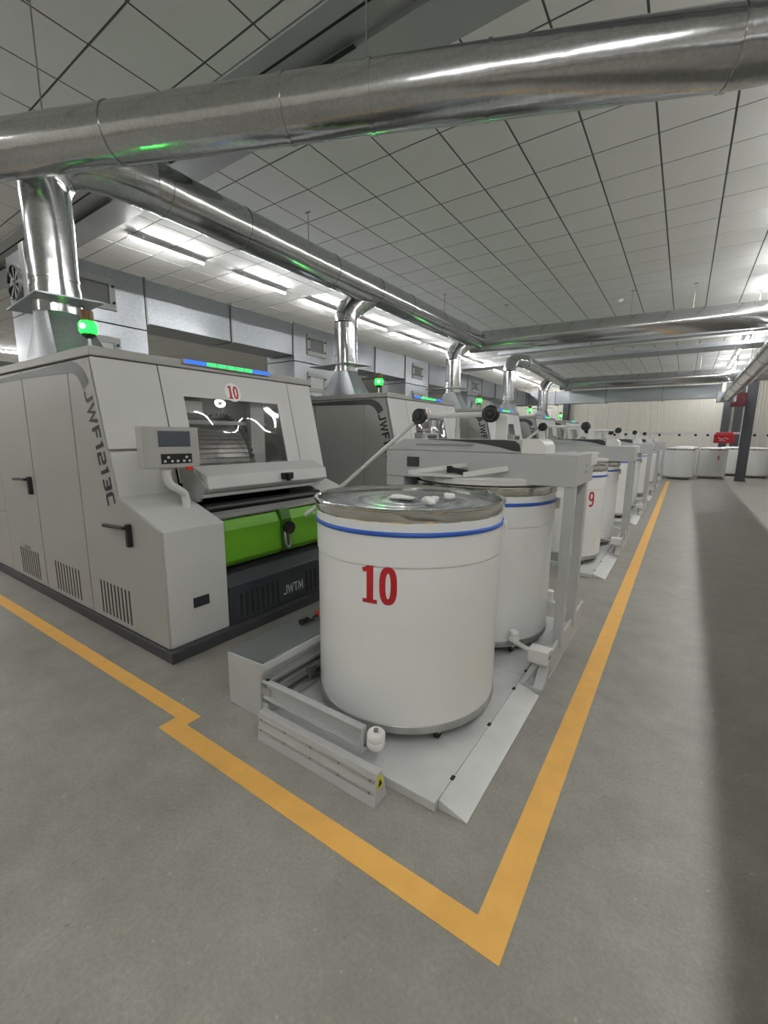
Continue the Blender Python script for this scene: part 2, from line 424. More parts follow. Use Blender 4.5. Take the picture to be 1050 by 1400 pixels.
ORD = ['first', 'second', 'third', 'fourth', 'fifth', 'sixth', 'seventh', 'eighth', 'ninth', 'tenth', 'eleventh', 'twelfth', 'thirteenth', 'fourteenth']
for x, lb in ((-7.1, 'above the square duct'), (1.19, 'above the aisle'), (-20.5, 'beyond the machines')):
    ys = [3.62+1.85*i for i in range(-5, 13)]
    after = [y for y in ys if y > 3.5]; before = [y for y in ys if y+1.24 < 2.6][::-1]
    if x < -10: after = after[:3]
    for i, y in enumerate(after): batten(x, y, ORD[i]+' LED batten past the ceiling trough, in the row '+lb, 'LED battens '+lb)
    for i, y in enumerate(before): batten(x, y, ORD[i]+' LED batten on the yellow-corner side of the trough, row '+lb, 'LED battens '+lb)

# ================================================================== CARDING MACHINE
def slx(z): return -3.66+.2319*(2.17-z)                                # the sloping front
def slant_prof(z0, z1, t0, t1): return [(slx(z0)+t0, z0), (slx(z1)+t0, z1), (slx(z1)+t1, z1), (slx(z0)+t1, z0)]
YA, YB = 1.5, 3.75
def make_machine():
    t = thing('carding_machine', '', 'machine', (-4.45, 2.62, 0), 'carding machines standing in a row')
    obj('plinth', MB().box(-6.9, -2.80, 1.478, 3.772, .0, .085), 'plinth', t, bevel=.006)
    obj('body', MB().box(-6.04, -4.75, 1.516, 3.73, .085, 2.165), 'panel_dark', t)
    side = [(-4.75, .085), (-2.862, .085), (-2.862, .943), (-3.437, 1.135), (slx(2.165)-.02, 2.165), (-4.75, 2.165)]
    obj('pedestal', MB().prism(side, 1.516, 1.995, 'y'), 'panel_light', t, bevel=.006)
    obj('pedestal', MB().prism(side, 3.35, 3.75, 'y'), 'panel_light', t, bevel=.006)
    # side doors (flush panels with dark joints)
    front = obj('side_panel', MB().prism([(-4.050, .09), (-2.864, .09), (-2.864, .943), (-3.439, 1.135), (slx(2.155)-.02, 2.155), (-4.052, 2.155)], 1.498, 1.5155, 'y'), 'panel_grey', t, bevel=.004)
    d1 = obj('door', MB().box(-5.053, -4.068, 1.498, 1.5155, .09, 2.155), 'panel_grey', t, bevel=.004)
    d2 = obj('door', MB().box(-6.036, -5.072, 1.498, 1.5155, .09, 2.155), 'panel_grey', t, bevel=.004)
    r1 = obj('rear_cabinet', MB().box(-6.9, -6.05, 1.53, 3.73, .085, 2.35), 'panel_dark', t)
    obj('door', MB().box(-6.89, -6.052, 1.50, 1.53, .09, .745), 'panel_grey', t, bevel=.004)
    obj('door', MB().box(-6.89, -6.052, 1.50, 1.53, .755, 2.15), 'panel_grey', t, bevel=.004)
    for par, xa, xb, n in ((front, -3.86, -3.39, 9), (d1, -4.80, -4.29, 9), (d2, -5.72, -5.24, 9)):
        m = MB()
        for i in range(n):
            x = xa+(xb-xa)*i/(n-1); m.box(x-.0085, x+.0085, 1.4955, 1.5, .135, .415)
        obj('vent_slots', m, 'black_plastic', par)
    for par, x, z in ((front, -3.27, .935), (d2, -5.15, 1.17)):
        h = obj('handle', MB().box(x-.02, x+.02, 1.462, 1.498, z-.15, z+.02), 'black_plastic', par, bevel=.006)
        obj('lever', MB().bar((x-.31, 1.448, z-.018), (x+.01, 1.448, z-.004), .03, .024), 'black_plastic', h if False else par, bevel=.005)
    # swoosh stripe and name on the flank
    up = [(-6.03, 2.118), (-5.06, 2.135), (-4.06, 2.15), (-3.93, 2.148), (-3.85, 2.125), (-3.78, 2.085), (-3.735, 2.04), (-3.70, 1.98)]
    lo = [(-3.80, 1.925), (-3.83, 1.975), (-3.87, 2.02), (-3.92, 2.05), (-3.98, 2.064), (-4.06, 2.068), (-5.06, 2.085), (-6.03, 2.085)]
    m = MB(); pts = up+lo; m.add([(x, 1.4965, z) for x, z in up]+[(x, 1.4965, z) for x, z in lo[::-1]], [(i, i+1, 9+i, 8+i) for i in range(7)])
    obj('stripe', m, 'swoosh', front)
    m = MB(); a = Vector((-3.795, 1.915)); b = Vector((-3.585, 1.055)); d = (b-a).normalized(); upv = Vector((-d.y, d.x))
    Ltot = (b-a).length; tot = sum(GL[c][0]+.2 for c in 'JWF1213C')-.2; hh = .126; sc = Ltot/(tot*hh)
    def fm(u, v): p = a+d*u*sc+upv*(v*1.0); return (p.x, 1.4963, p.y)
    text(m, 'JWF1213C', hh, .21, fm, .2); obj('model_lettering', m, 'print_grey', front)
    m = MB(); text(m, 'JWTM', .03, .18, lambda u, v: (-5.60+u*1.6, 1.4963, .425+v)); obj('maker_lettering', m, 'print_grey', d2)
    # cap
    cap = obj('top_cap', MB().box(-6.04, -3.625, 1.488, 3.762, 2.168, 2.236), 'panel_grey', t, bevel=.008)
    lb = obj('light_bar', MB().box(-3.645, -3.600, 2.20, 3.15, 2.200, 2.242), 'panel_mid', t, bevel=.004)
    for ya, yb, mm in ((2.215, 2.42, 'led_blue'), (2.43, 2.52, 'led_green'), (2.54, 2.62, 'led_green'), (2.64, 2.72, 'led_green'), (2.74, 2.82, 'led_green'), (2.84, 2.92, 'led_green'), (2.93, 3.14, 'led_blue')):
        obj('led_segment', MB().box(-3.64, -3.596, ya, yb, 2.210, 2.236), mm, lb)
    # sloping front panels
    obj('front_panel', MB().prism(slant_prof(1.49, 2.16, 0, .022), 1.499, 1.986, 'y'), 'panel_light', t, bevel=.005)
    obj('front_panel', MB().prism(slant_prof(1.16, 2.16, 0, .022), 3.406, 3.751, 'y'), 'panel_light', t, bevel=.005)
    wd = MB()
    wd.prism(slant_prof(1.925, 2.16, 0, .022), 1.996, 3.396, 'y'); wd.prism(slant_prof(1.2, 1.925, 0, .022), 1.996, 2.17, 'y')
    wd.prism(slant_prof(1.2, 1.925, 0, .022), 3.22, 3.396, 'y'); wd.prism(slant_prof(1.2, 1.312, 0, .022), 2.17, 3.22, 'y')
    door = obj('window_door', wd, 'panel_light', t)
    m = MB(); n, q = 28, 20; vs = []
    for i in range(n+1):
        for j in range(q+1):
            y = 2.172+1.046*i/n; z = 1.314+.609*j/q
            e = sin(pi*i/n)*sin(pi*j/q); k = e*(.010*sin(i*.42+.8)*cos(j*.36)+.012*e)
            vs.append((slx(z)+.012+k, y, z))
    m.add(vs, [(i*(q+1)+j, (i+1)*(q+1)+j, (i+1)*(q+1)+j+1, i*(q+1)+j+1) for i in range(n) for j in range(q)])
    obj('window_pane', m, 'acrylic', door, smooth=60)
    # inside: slatted cylinder, toothed flange, pale upright
    m = MB().lathe([(.0, 0), (.50, 0), (.50, .80), (.0, .80)], (-4.12, 2.10, 1.26), 72, 'y'); obj('cylinder', m, 'drum_steel', t, smooth=40)
    m = MB()
    for i in range(26):
        a = radians(-10+i*5.2); m.bar((-4.12+.515*cos(a), 2.11, 1.26+.515*sin(a)), (-4.12+.515*cos(a), 2.86, 1.26+.515*sin(a)), .012, .034, (-sin(a), 0, cos(a)))
    o = obj('cylinder_slats', m, 'drum_steel', t)
    m = MB(); P = []
    for i in range(120):
        a = 2*pi*i/120; r = .575 if i % 2 else .545; P.append((-4.12+r*cos(a), 1.26+r*sin(a)))
    m.prism(P, 2.87, 2.885, 'y'); obj('toothed_flange', m, 'steel_dark', t)
    obj('inner_upright', MB().box(-3.72, -3.66, 2.93, 3.10, 1.2, 1.93), 'white_paint', t)
    obj('inner_bracket', MB().box(-3.75, -3.70, 2.2, 2.42, 1.80, 1.9).box(-3.75, -3.73, 2.10, 3.2, 1.70, 1.735), 'aluminium', t)
    obj('inner_back', MB().box(-4.74, -4.70, 2.0, 3.35, .6, 2.15), 'interior', t)
    # hood lip
    hp = [(-3.42, 1.335), (-3.30, 1.345), (-3.105, 1.272), (-3.085, 1.172), (-3.16, 1.125), (-3.42, 1.14)]
    hood = obj('hood_lip', MB().prism(hp, 2.035, 3.43, 'y'), 'panel_light', t, bevel=.006)
    obj('hood_end', MB().prism([(-3.44, 1.34), (-3.30, 1.36), (-3.08, 1.18), (-3.2, 1.06), (-3.40, 1.06)], 2.005, 2.033, 'y'), 'panel_mid', t, bevel=.004)
    obj('latch', MB().box(-3.10, -3.05, 2.80, 2.92, 1.195, 1.255).box(-3.06, -3.03, 2.83, 2.87, 1.18, 1.25), 'black_plastic', hood, bevel=.006)
    # outlet
    obj('outlet_cavity', MB().box(-3.6, -3.02, 1.996, 3.35, .94, .96).box(-3.62, -3.58, 1.996, 3.35, .5, 1.3), 'dark_gap', t)
    obj('outlet_back', MB().prism([(-3.40, 1.06), (-3.12, 1.10), (-3.12, 1.125), (-3.40, 1.13)], 1.998, 3.35, 'y'), 'panel_mid', t)
    obj('outlet_roller', MB().lathe([(0, 0), (.045, 0), (.045, 1.33), (0, 1.33)], (-3.14, 2.01, 1.0), 20, 'y'), 'black_plastic', t, smooth=40)
    obj('outlet_ledge', MB().prism([(-3.03, .972), (-2.93, .945), (-2.925, .96), (-3.03, .992)], 1.998, 3.345, 'y'), 'aluminium', t)
    gp = [(-3.02, .94), (-2.95, .935), (-2.905, .85), (-2.895, .60), (-2.93, .555), (-3.02, .555)]
    obj('green_cover', MB().prism(gp, 2.0, 2.60, 'y'), 'green_paint', t, bevel=.008)
    obj('green_cover', MB().prism(gp, 2.72, 3.345, 'y'), 'green_paint', t, bevel=.008)
    br = obj('outlet_bracket', MB().prism([(-3.02, .955), (-2.915, .945), (-2.89, .86), (-2.93, .56), (-3.02, .56)], 2.602, 2.718, 'y'), 'green_dark', t, bevel=.005)
    m = MB().lathe([(0, -.02), (.055, -.02), (.062, 0), (.055, .02), (0, .02)], (-2.85, 2.655, .785), 20, 'x'); obj('knob', m, 'black_plastic', br, smooth=40)
    obj('hook', MB().tube(smoothpath([(-2.86, 2.61, .76), (-2.84, 2.60, .66), (-2.84, 2.625, .61), (-2.85, 2.66, .63), (-2.86, 2.67, .72)]), .012, 8), 'steel_dark', br, smooth=50)
    # base cover
    bc = obj('base_cover', MB().prism([(-3.3, .085), (-2.852, .085), (-2.852, .405), (-2.94, .488), (-3.3, .488)], 1.998, 3.348, 'y'), 'anthracite', t, bevel=.006)
    obj('recess', MB().box(-3.3, -2.98, 1.998, 3.348, .488, .556), 'dark_gap', t)
    for y0 in (2.10, 2.85):
        m = MB()
        for i in range(8): m.box(-2.8525, -2.8495, y0+.055*i, y0+.055*i+.024, .125, .325)
        obj('vent_slots', m, 'dark_gap', bc)
    m = MB(); text(m, 'JWTM', .085, .15, lambda u, v: (-2.8495, 2.565+u*.80, .175+v), .14); obj('maker_lettering', m, 'print_light', bc)
    obj('name_plate', MB().box(-2.864, -2.856, 1.70, 1.83, .335, .412), 'anthracite', t, bevel=.003)
    # control panel on its bent arm
    hm = obj('control_panel', MB().prism([(-3.20, 1.555), (-3.055, 1.525), (-3.02, 1.54), (-2.985, 1.905), (-3.03, 1.925), (-3.15, 1.90)], 1.365, 1.655, 'z'), 'panel_grey', t, bevel=.008)
    def hf(u, v, off=.004): return (-3.02+.035*u/.365+off, 1.54+u, v)
    def plate(u0, u1, v0, v1, off=.003): return MB().add([hf(u0, v0, off), hf(u1, v0, off), hf(u1, v1, off), hf(u0, v1, off), hf(u0, v0, -.004), hf(u1, v0, -.004), hf(u1, v1, -.004), hf(u0, v1, -.004)],
        [(0, 1, 2, 3), (0, 4, 5, 1), (1, 5, 6, 2), (2, 6, 7, 3), (3, 7, 4, 0)])
    obj('screen', plate(.075, .30, 1.515, 1.625), 'screen', hm)
    obj('button_plate', plate(.085, .305, 1.395, 1.465), 'black_plastic', hm)
    for u, v in ((.11, 1.413), (.135, 1.44), (.16, 1.413), (.20, 1.413), (.245, 1.413), (.265, 1.44), (.285, 1.413)):
        obj('button', plate(u-.008, u+.008, v-.008, v+.008, .006), 'button_white', hm)
    obj('stop_button', MB().box(-3.0, -2.975, 1.80, 1.84, 1.345, 1.37), 'button_red', hm)
    obj('panel_arm', MB().tube(smoothpath([(-3.08, 1.69, 1.37), (-3.08, 1.695, 1.31), (-3.09, 1.72, 1.24), (-3.12, 1.80, 1.19), (-3.16, 1.87, 1.14), (-3.17, 1.885, 1.04)], 6), .03, 12), 'white_paint', t, smooth=50)
    obj('arm_collar', MB().lathe([(0, 0), (.04, 0), (.04, .045), (0, .045)], (-3.08, 1.69, 1.325), 16), 'white_paint', t, smooth=40)
    # beacon
    bx, by = -3.86, 1.6
    bp = obj('beacon_pole', MB().disc((bx, by, 2.235), .011, .095, 12).disc((bx, by, 2.235), .025, .008, 16), 'aluminium', t, smooth=40)
    obj('beacon_socket', MB().lathe([(0, 0), (.022, 0), (.05, .022), (.05, .034), (0, .034)], (bx, by, 2.322), 20), 'black_plastic', bp, smooth=40)
    obj('beacon_lens', MB().lathe([(.0, 0), (.052, 0), (.062, .02), (.062, .07), (.05, .088), (0, .088)], (bx, by, 2.356), 24), 'beacon_green', bp, smooth=40)
    obj('beacon_lamp', MB().lathe([(0, -.02), (.0145, -.0145), (.02, 0), (.0145, .0145), (0, .02)], (bx+.032, by-.05, 2.402), 14), 'beacon_core', bp, smooth=60)
    obj('beacon_cap', MB().lathe([(0, 0), (.044, 0), (.044, .075), (.038, .08), (0, .08)], (bx, by, 2.444), 24), 'beacon_amber', bp, smooth=40)
    return t
def number_sticker(root, s, dy):
    # white oval with the machine's number, on the window door
    c = Vector((2.685, 2.0)); off = .0235
    m = MB(); n = 32
    m.add([(slx(c.y+.088*sin(2*pi*i/n))+off, c.x+.088*cos(2*pi*i/n), c.y+.088*sin(2*pi*i/n)) for i in range(n)], [tuple(range(n))])
    loc = Vector(root.location); root.location = Vector((-4.45, 2.62, 0))
    st = obj('number_sticker', m, 'white_plastic', root)
    m = MB(); h = .12; wdt = .48*h*len(s)
    numeral(m, s, h, lambda u, v: (slx(c.y-h/2+v)+off+.0012, c.x-wdt/2+u, c.y-h/2+v)); obj('number', m, 'red_print', st)
    root.location = loc
machine = make_machine()
ML = ['grey carding machine numbered 10, its flank of doors along the yellow line',
      'grey carding machine behind the can coiler of machine 10, second in the row',
      'grey carding machine third in the row counted from number 10',
      'grey carding machine fourth in the row counted from number 10',
      'grey carding machine fifth in the row, next to the far wall end']
machines = [machine]+[dup(machine, (0, PITCH*k, 0)) for k in range(1, 5)]
for k, r in enumerate(machines):
    r['label'] = ML[k]; number_sticker(r, str(10-k) if k < 2 else '', 0) if k < 2 else None

# ================================================================== CAN COILER
def make_coiler():
    t = thing('can_coiler', '', 'machine', (-1.3, 2.6, 0), 'can coilers in front of the carding machines')
    obj('side_box', MB().prism([(-2.12, 0), (-2.12, .325), (-1.80, .34), (-1.795, .30), (-1.83, .25), (-1.83, 0)], 1.45, 3.75, 'y'), 'frame_grey', t, bevel=.005)
    obj('platform_top', MB().prism([(-2.115, .327), (-1.815, .341), (-1.815, .346), (-2.115, .332)], 1.458, 3.74, 'y'), 'platform_dark', t)
    for z0, z1, x1 in ((.06, .11, -1.775), (.15, .20, -1.765), (.225, .25, -1.77)): obj('rail', MB().box(-1.83, x1, 1.455, 3.7, z0, z1), 'aluminium', t, bevel=.003)
    for y in (1.75, 1.98, 2.2): obj('rail_clamp', MB().box(-1.765, -1.735, y, y+.06, .14, .21), 'steel_dark', t, bevel=.004)
    # swing arm with guide roller
    ar = obj('swing_arm', MB().box(-1.80, -1.105, 1.44, 1.48, .240, .25).box(-1.80, -1.105, 1.471, 1.48, .15, .24).box(-1.80, -1.105, 1.44, 1.48, .145, .155).box(-1.115, -1.10, 1.44, 1.48, .12, .252), 'frame_grey', t, bevel=.002)
    obj('guide_roller', MB().lathe([(0, 0), (.036, 0), (.044, .012), (.044, .035), (.041, .04), (.044, .045), (.044, .072), (.036, .082), (0, .082)], (-1.052, 1.485, .153), 24), 'white_plastic', ar, smooth=45)
    obj('roller_bolt', MB().disc((-1.052, 1.485, .235), .012, .012, 6).bar((-1.11, 1.465, .16), (-1.05, 1.49, .15), .03, .012), 'steel_dark', ar)
    obj('base_plate', MB().box(-1.83, -.722, 1.462, 2.698, 0, .045), 'plate_grey', t, bevel=.003)
    obj('base_plate', MB().box(-1.83, -.722, 2.702, 3.80, 0, .045), 'plate_grey', t, bevel=.003)
    rp = [(-.718, 0), (-.718, .045), (-.585, .004), (-.585, 0)]
    ra = obj('ramp', MB().prism(rp, 1.488, 2.60, 'y'), 'plate_grey', t)
    obj('ramp', MB().prism(rp, 2.604, 3.80, 'y'), 'plate_grey', t)
    for y in (1.62, 2.08, 2.5, 2.75, 2.95): obj('hinge_pin', MB().box(-.729, -.712, y, y+.028, .0455, .049), 'black_plastic', t)
    # post frame on its foot
    obj('foot_frame', MB().bar((-.70, 2.615, .035), (-.645, 2.76, .14), .035, .02).bar((-.60, 2.615, .03), (-.60, 2.76, .14), .06, .02).bar((-.70, 2.622, .038), (-.575, 2.622, .022), .03, .02).box(-.66, -.575, 2.74, 2.80, .03, .15), 'frame_grey', t)
    obj('foot_rail', MB().box(-.665, -.578, 2.73, 3.78, .125, .205).box(-.585, -.565, 2.78, 3.85, .06, .235), 'frame_grey', t, bevel=.004)
    bl = obj('end_block', MB().box(-.70, -.575, 2.70, 2.80, .155, .245), 'white_paint', t, bevel=.004)
    obj('roller_arm', MB().bar((-.83, 2.86, .185), (-.68, 2.76, .20), .04, .012), 'white_paint', bl)
    obj('guide_roller', MB().lathe([(0, 0), (.03, 0), (.036, .01), (.036, .034), (.031, .04), (.036, .046), (.036, .07), (.030, .078), (0, .078)], (-.845, 2.87, .185), 24), 'white_plastic', bl, smooth=45)
    obj('block_bolt', MB().disc((-.575, 2.735, .2), .01, .008, 8, 'x').disc((-.575, 2.765, .2), .01, .008, 8, 'x'), 'steel_dark', bl)
    obj('roller_arm', MB().bar((-.80, 3.72, .22), (-.64, 3.60, .215), .04, .012), 'white_paint', t)
    obj('guide_roller', MB().lathe([(0, 0), (.034, .0), (.034, .09), (.02, .1), (0, .1)], (-.82, 3.73, .215), 20), 'white_plastic', t, smooth=45)
    for y in (2.96, 3.38): obj('post', MB().box(-.612, -.552, y, y+.085, .18, 1.30), 'frame_grey', t, bevel=.006)
    bm = obj('beam', MB().box(-2.0, -.548, 2.95, 3.60, 1.285, 1.492), 'frame_grey', t, bevel=.006)
    obj('bolt', MB().disc((-.549, 3.30, 1.37), .01, .006, 10, 'x').disc((-.549, 3.30, 1.41), .006, .006, 10, 'x'), 'steel_dark', bm)
    obj('corner_plate', MB().box(-.62, -.543, 3.46, 3.72, 1.40, 1.496), 'white_paint', bm, bevel=.004)
    obj('column', MB().box(-2.0, -1.835, 2.955, 3.595, .045, 1.285), 'frame_grey', t, bevel=.006)
    obj('name_plate', MB().box(-1.80, -1.69, 2.943, 2.95, 1.37, 1.445), 'anthracite', bm, bevel=.003)
    # gearbox cover
    cv = obj('gear_cover', MB().prism([(-2.0, 1.494), (-2.0, 1.505), (-1.84, 1.585), (-.90, 1.585), (-.90, 1.494)], 2.965, 3.22, 'y'), 'frame_grey', t, bevel=.006)
    pr = [(-.90, 1.494), (-.90, 1.592)]+[(x, z) for x, z in arc(-.81, 1.532, .06, 90, 0, 8)]+[(-.75, 1.494)]
    obj('cover_end', MB().prism(pr, 2.955, 3.23, 'y'), 'white_plastic', t, smooth=35)
    up = [(-1.62, 1.584), (-1.4, 1.584), (-1.2, 1.584), (-1.02, 1.583), (-.95, 1.576), (-.92, 1.555), (-.91, 1.52), (-.91, 1.506)]
    lo = [(-1.62, 1.580), (-1.4, 1.572), (-1.22, 1.558), (-1.12, 1.544), (-1.04, 1.529), (-.99, 1.515), (-.95, 1.507), (-.91, 1.5055)]
    obj('stripe', MB().add([(x, 2.9625, z) for x, z in up]+[(x, 2.9625, z) for x, z in lo], [(i, i+1, 9+i, 8+i) for i in range(7)]), 'stripe_dark', cv)
    obj('cover_rail', MB().tube([(-1.72, 2.955, 1.548), (-1.25, 2.955, 1.548)], .006, 8), 'aluminium', cv)
    # coiler head over the can
    hd = obj('coiler_head', MB().lathe([(0, 1.272), (.515, 1.272), (.525, 1.28), (.525, 1.315), (.515, 1.322), (0, 1.322)], (-1.265, 3.27, 0), 64), 'white_paint', t, smooth=40)
    obj('head_tray', MB().prism([(-1.66, 2.74), (-1.60, 2.70), (-1.30, 2.72), (-1.22, 2.94), (-1.66, 2.94)], 1.324, 1.336, 'z').bar((-1.66, 2.74, 1.342), (-1.28, 2.93, 1.40), .02, .03).bar((-1.25, 2.80, 1.34), (-.98, 2.935, 1.39), .02, .035), 'white_paint', hd, bevel=.002)
    obj('head_motor', MB().bar((-1.37, 2.84, 1.37), (-1.25, 2.88, 1.35), .05, .035).disc((-1.38, 2.85, 1.345), .022, .05, 14), 'black_plastic', hd, bevel=.004)
    # sliver guide over the top
    gy = 3.28
    gb = obj('guide_bar', MB().tube([(-1.85, gy, 1.772), (-1.23, gy, 1.778)], .021, 12), 'white_paint', t, smooth=50)
    obj('guide_tube', MB().tube([(-1.87, gy-.02, 1.76), (-2.50, 3.05, 1.19), (-2.80, 2.80, .88)], .019, 12), 'white_paint', t, smooth=50)
    for x, z in ((-1.852, 1.768), (-1.232, 1.775)):
        pl = obj('pulley', MB().lathe([(0, -.022), (.058, -.022), (.064, -.017), (.058, 0), (.064, .017), (.058, .022), (0, .022)], (x, gy-.06, z), 28, 'y'), 'black_plastic', t, smooth=40)
        m = MB().lathe([(.038, -.025), (.048, -.025), (.048, -.022), (.038, -.022)], (x, gy-.06, z), 24, 'y', True)
        m.disc((x, gy-.09, z), .012, .012, 10, 'y'); obj('pulley_hub', m, 'stripe_dark', pl)
    obj('pulley_bracket', MB().box(-1.20, -1.11, gy-.03, gy-.015, 1.585, 1.77), 'white_paint', gb, bevel=.004)
    obj('pulley_bracket', MB().tube([(-1.92, gy-.03, 1.79), (-1.82, gy-.03, 1.81)], .022, 10).box(-1.93, -1.90, gy-.05, gy+.01, 1.70, 1.78), 'black_plastic', gb)
    obj('guide_post', MB().disc((-1.53, gy, 1.585), .022, .09, 14).disc((-1.53, gy, 1.675), .016, .1, 14), 'aluminium', gb, smooth=40)
    return t
coiler = make_coiler()
CL = ['grey can coiler with white gantry and sliver pulleys, serving can 10',
      'grey can coiler with gantry posts beside the can marked 9',
      'grey can coiler third along the row from can 10',
      'grey can coiler fourth along the row from can 10',
      'grey can coiler fifth along the row, nearest the far cans']
coiler['label'] = CL[0]
for k in range(1, 5): dup(coiler, (0, PITCH*k, 0), CL[k])

# ---- bumper bar on the floor at each coiler's corner
def make_bumper():
    t = thing('bumper_bar', '', 'bumper', (-1.33, 1.38, 0), 'bumper bars on the floor before the coilers')
    b = obj('housing', MB().prism([(1.325, 0), (1.425, 0), (1.385, .155), (1.345, .155)], -1.715, -.945, 'x'), 'frame_grey', t, bevel=.003)
    for z in (.062, .118):
        y = 1.325+.020*z/.155
        s = obj('strip', MB().box(-1.715, -.955, y-.004, y+.004, z-.009, z+.009), 'aluminium', t, bevel=.002)
        for i in range(5): obj('screw', MB().disc((-1.69+i*.178, y-.0065, z), .006, .004, 8, 'y'), 'steel_dark', s)
    s = obj('warning_sticker', MB().add([(-.9445, 1.343, .075), (-.9445, 1.393, .075), (-.9445, 1.38, .14), (-.9445, 1.348, .14)], [(0, 1, 2, 3)]), 'sticker_yellow', t)
    obj('warning_mark', MB().add([(-.9435, 1.35, .088), (-.9435, 1.382, .088), (-.9435, 1.365, .125)], [(0, 1, 2)]), 'black_plastic', s)
    return t
bumper = make_bumper(); bumper['label'] = 'low grey bumper bar with yellow warning sticker beside can 10'
BL = ['low grey bumper bar on the floor behind can 9', 'low grey bumper bar at the third coiler', 'low grey bumper bar at the fourth coiler', 'low grey bumper bar at the fifth coiler']
for k in range(1, 5): dup(bumper, (0, PITCH*k, 0), BL[k-1])

# ================================================================== SLIVER CANS
CANC = Vector((-1.285, 2.134, 0))
def make_can(spring=True):
    cx, cy = CANC.x, CANC.y
    t = thing('sliver_can', '', 'can', (cx, cy, .045), 'white sliver cans')
    obj('body', MB().lathe([(.522, .14), (.526, .16), (.526, .978), (.521, .981), (.521, .986), (.531, .989), (.531, 1.215), (.52, 1.215), (.52, .16)], (cx, cy, 0), 96), 'can_white', t, smooth=40)
    rm = obj('rim', MB().lathe([(.522, 1.19), (.537, 1.212), (.539, 1.218), (.539, 1.252), (.546, 1.258), (.546, 1.264), (.540, 1.268), (.526, 1.268), (.52, 1.262), (.52, 1.19)], (cx, cy, 0), 192, closed=True), 'chrome', t, smooth=35)
    for v in rm.data.vertices:
        a_ = atan2(v.co.y, v.co.x); k_ = 1+.0011*sin(17*a_+.6)+.0009*sin(31*a_+2)+.0006*sin(53*a_)
        if v.co.z < 1.205: v.co.x *= k_; v.co.y *= k_
    obj('blue_band', MB().lathe([(.531+.010*cos(a), 1.147+.012*sin(a)) for a in [2*pi*i/12 for i in range(12)]], (cx, cy, 0), 80, closed=True), 'blue_rubber', t, smooth=60)
    obj('bottom_ring', MB().lathe([(0, .105), (.50, .105), (.527, .112), (.530, .118), (.530, .152), (.527, .156), (.50, .156)], (cx, cy, 0), 96), 'ring_steel', t, smooth=35)
    obj('spring_plate', MB().lathe([(0, 1.238), (.40, 1.238), (.50, 1.232), (.518, 1.226), (.518, 1.20), (0, 1.20)], (cx, cy, 0), 72), 'spring_plate', t, smooth=40)
    for i in range(4):
        a = radians(-38+90*i); px, py = cx+.478*cos(a), cy+.478*sin(a)
        c = obj('caster', MB().box(px-.022, px+.022, py-.022, py+.022, .085, .106), 'ring_steel', t)
        obj('wheel', MB().lathe([(0, -.013), (.027, -.013), (.031, -.008), (.031, .008), (.027, .013), (0, .013)], (px, py, .0765), 18, 'x'), 'rubber', c, smooth=40)
    a = radians(14); p = Vector((cx+.531*cos(a), cy+.531*sin(a), 0)); n = Vector((cos(a), sin(a), 0)); s_ = Vector((-sin(a), cos(a), 0))
    m = MB().bar(p+n*.004+Vector((0, 0, 1.075)), p+n*.004+Vector((0, 0, 1.145)), .06, .012, n).bar(p+n*.02+s_*.0+Vector((0, 0, 1.075)), p+n*.02+Vector((0, 0, 1.155)), .012, .025, n)
    m.bar(p+n*.012+s_*-.02+Vector((0, 0, 1.14)), p+n*.012+s_*.02+Vector((0, 0, 1.14)), .02, .03)
    obj('handle', m, 'white_plastic', t, bevel=.003)
    return t
def can_number(root, s, a0, z0, h, sub=True):
    loc = Vector(root.location); root.location = Vector((CANC.x, CANC.y, .045))
    m = MB(); R = .5272
    def f(u, v):
        a = radians(a0)+u/R; return (CANC.x+R*cos(a), CANC.y+R*sin(a), z0+v)
    numeral(m, s, h, f); obj('number', m, 'red_print', root); root.location = loc
can = make_can(); can['label'] = 'white sliver can numbered 10 with cotton scraps on its top'
cans = []
for k in range(5):
    a = can if k == 0 else dup(can, (0, PITCH*k, 0), ['', 'white sliver can marked with a red 9', 'white sliver can waiting beside the third coiler', 'white sliver can waiting beside the fourth coiler', 'white sliver can waiting beside the fifth coiler'][k])
    b = dup(can, (.015, PITCH*k+1.136, 0), ['white unnumbered sliver can under the coiler head behind can 10', 'white sliver can under the coiler head behind can 9', 'white sliver can under the head of the third coiler', 'white sliver can under the head of the fourth coiler', 'white sliver can under the head of the fifth coiler'][k])
    cans.append((a, b))
can_number(cans[0][0], '10', -84.2, .797, .19)
can_number(cans[1][0], '9', -40.0, .775, .19)

def tuft(p, rx, ry, rz, seed, label):
    rnd = random.Random(seed); m = MB(); n, q = 14, 9; vs = []
    ph = [rnd.uniform(0, 6.28) for _ in range(8)]
    for j in range(q):
        b = pi*j/(q-1)
        for i in range(n):
            a = 2*pi*i/n; k = 1+.28*sin(3*a+ph[0]+b)+.22*sin(5*a+ph[1])*sin(2*b+ph[2])+.15*sin(7*a+ph[3]+3*b)
            vs.append((p[0]+rx*sin(b)*cos(a)*k, p[1]+ry*sin(b)*sin(a)*k, p[2]+rz*(1-cos(b))*(1+.3*sin(2*a+ph[4])*sin(b))))
    m.add(vs, [(j*n+i, j*n+(i+1) % n, (j+1)*n+(i+1) % n, (j+1)*n+i) for j in range(q-1) for i in range(n)])
    o = obj('cotton_scrap', m, 'cotton', smooth=80, base=p); tag(o, label, 'cotton', 'cotton scraps on can 10')
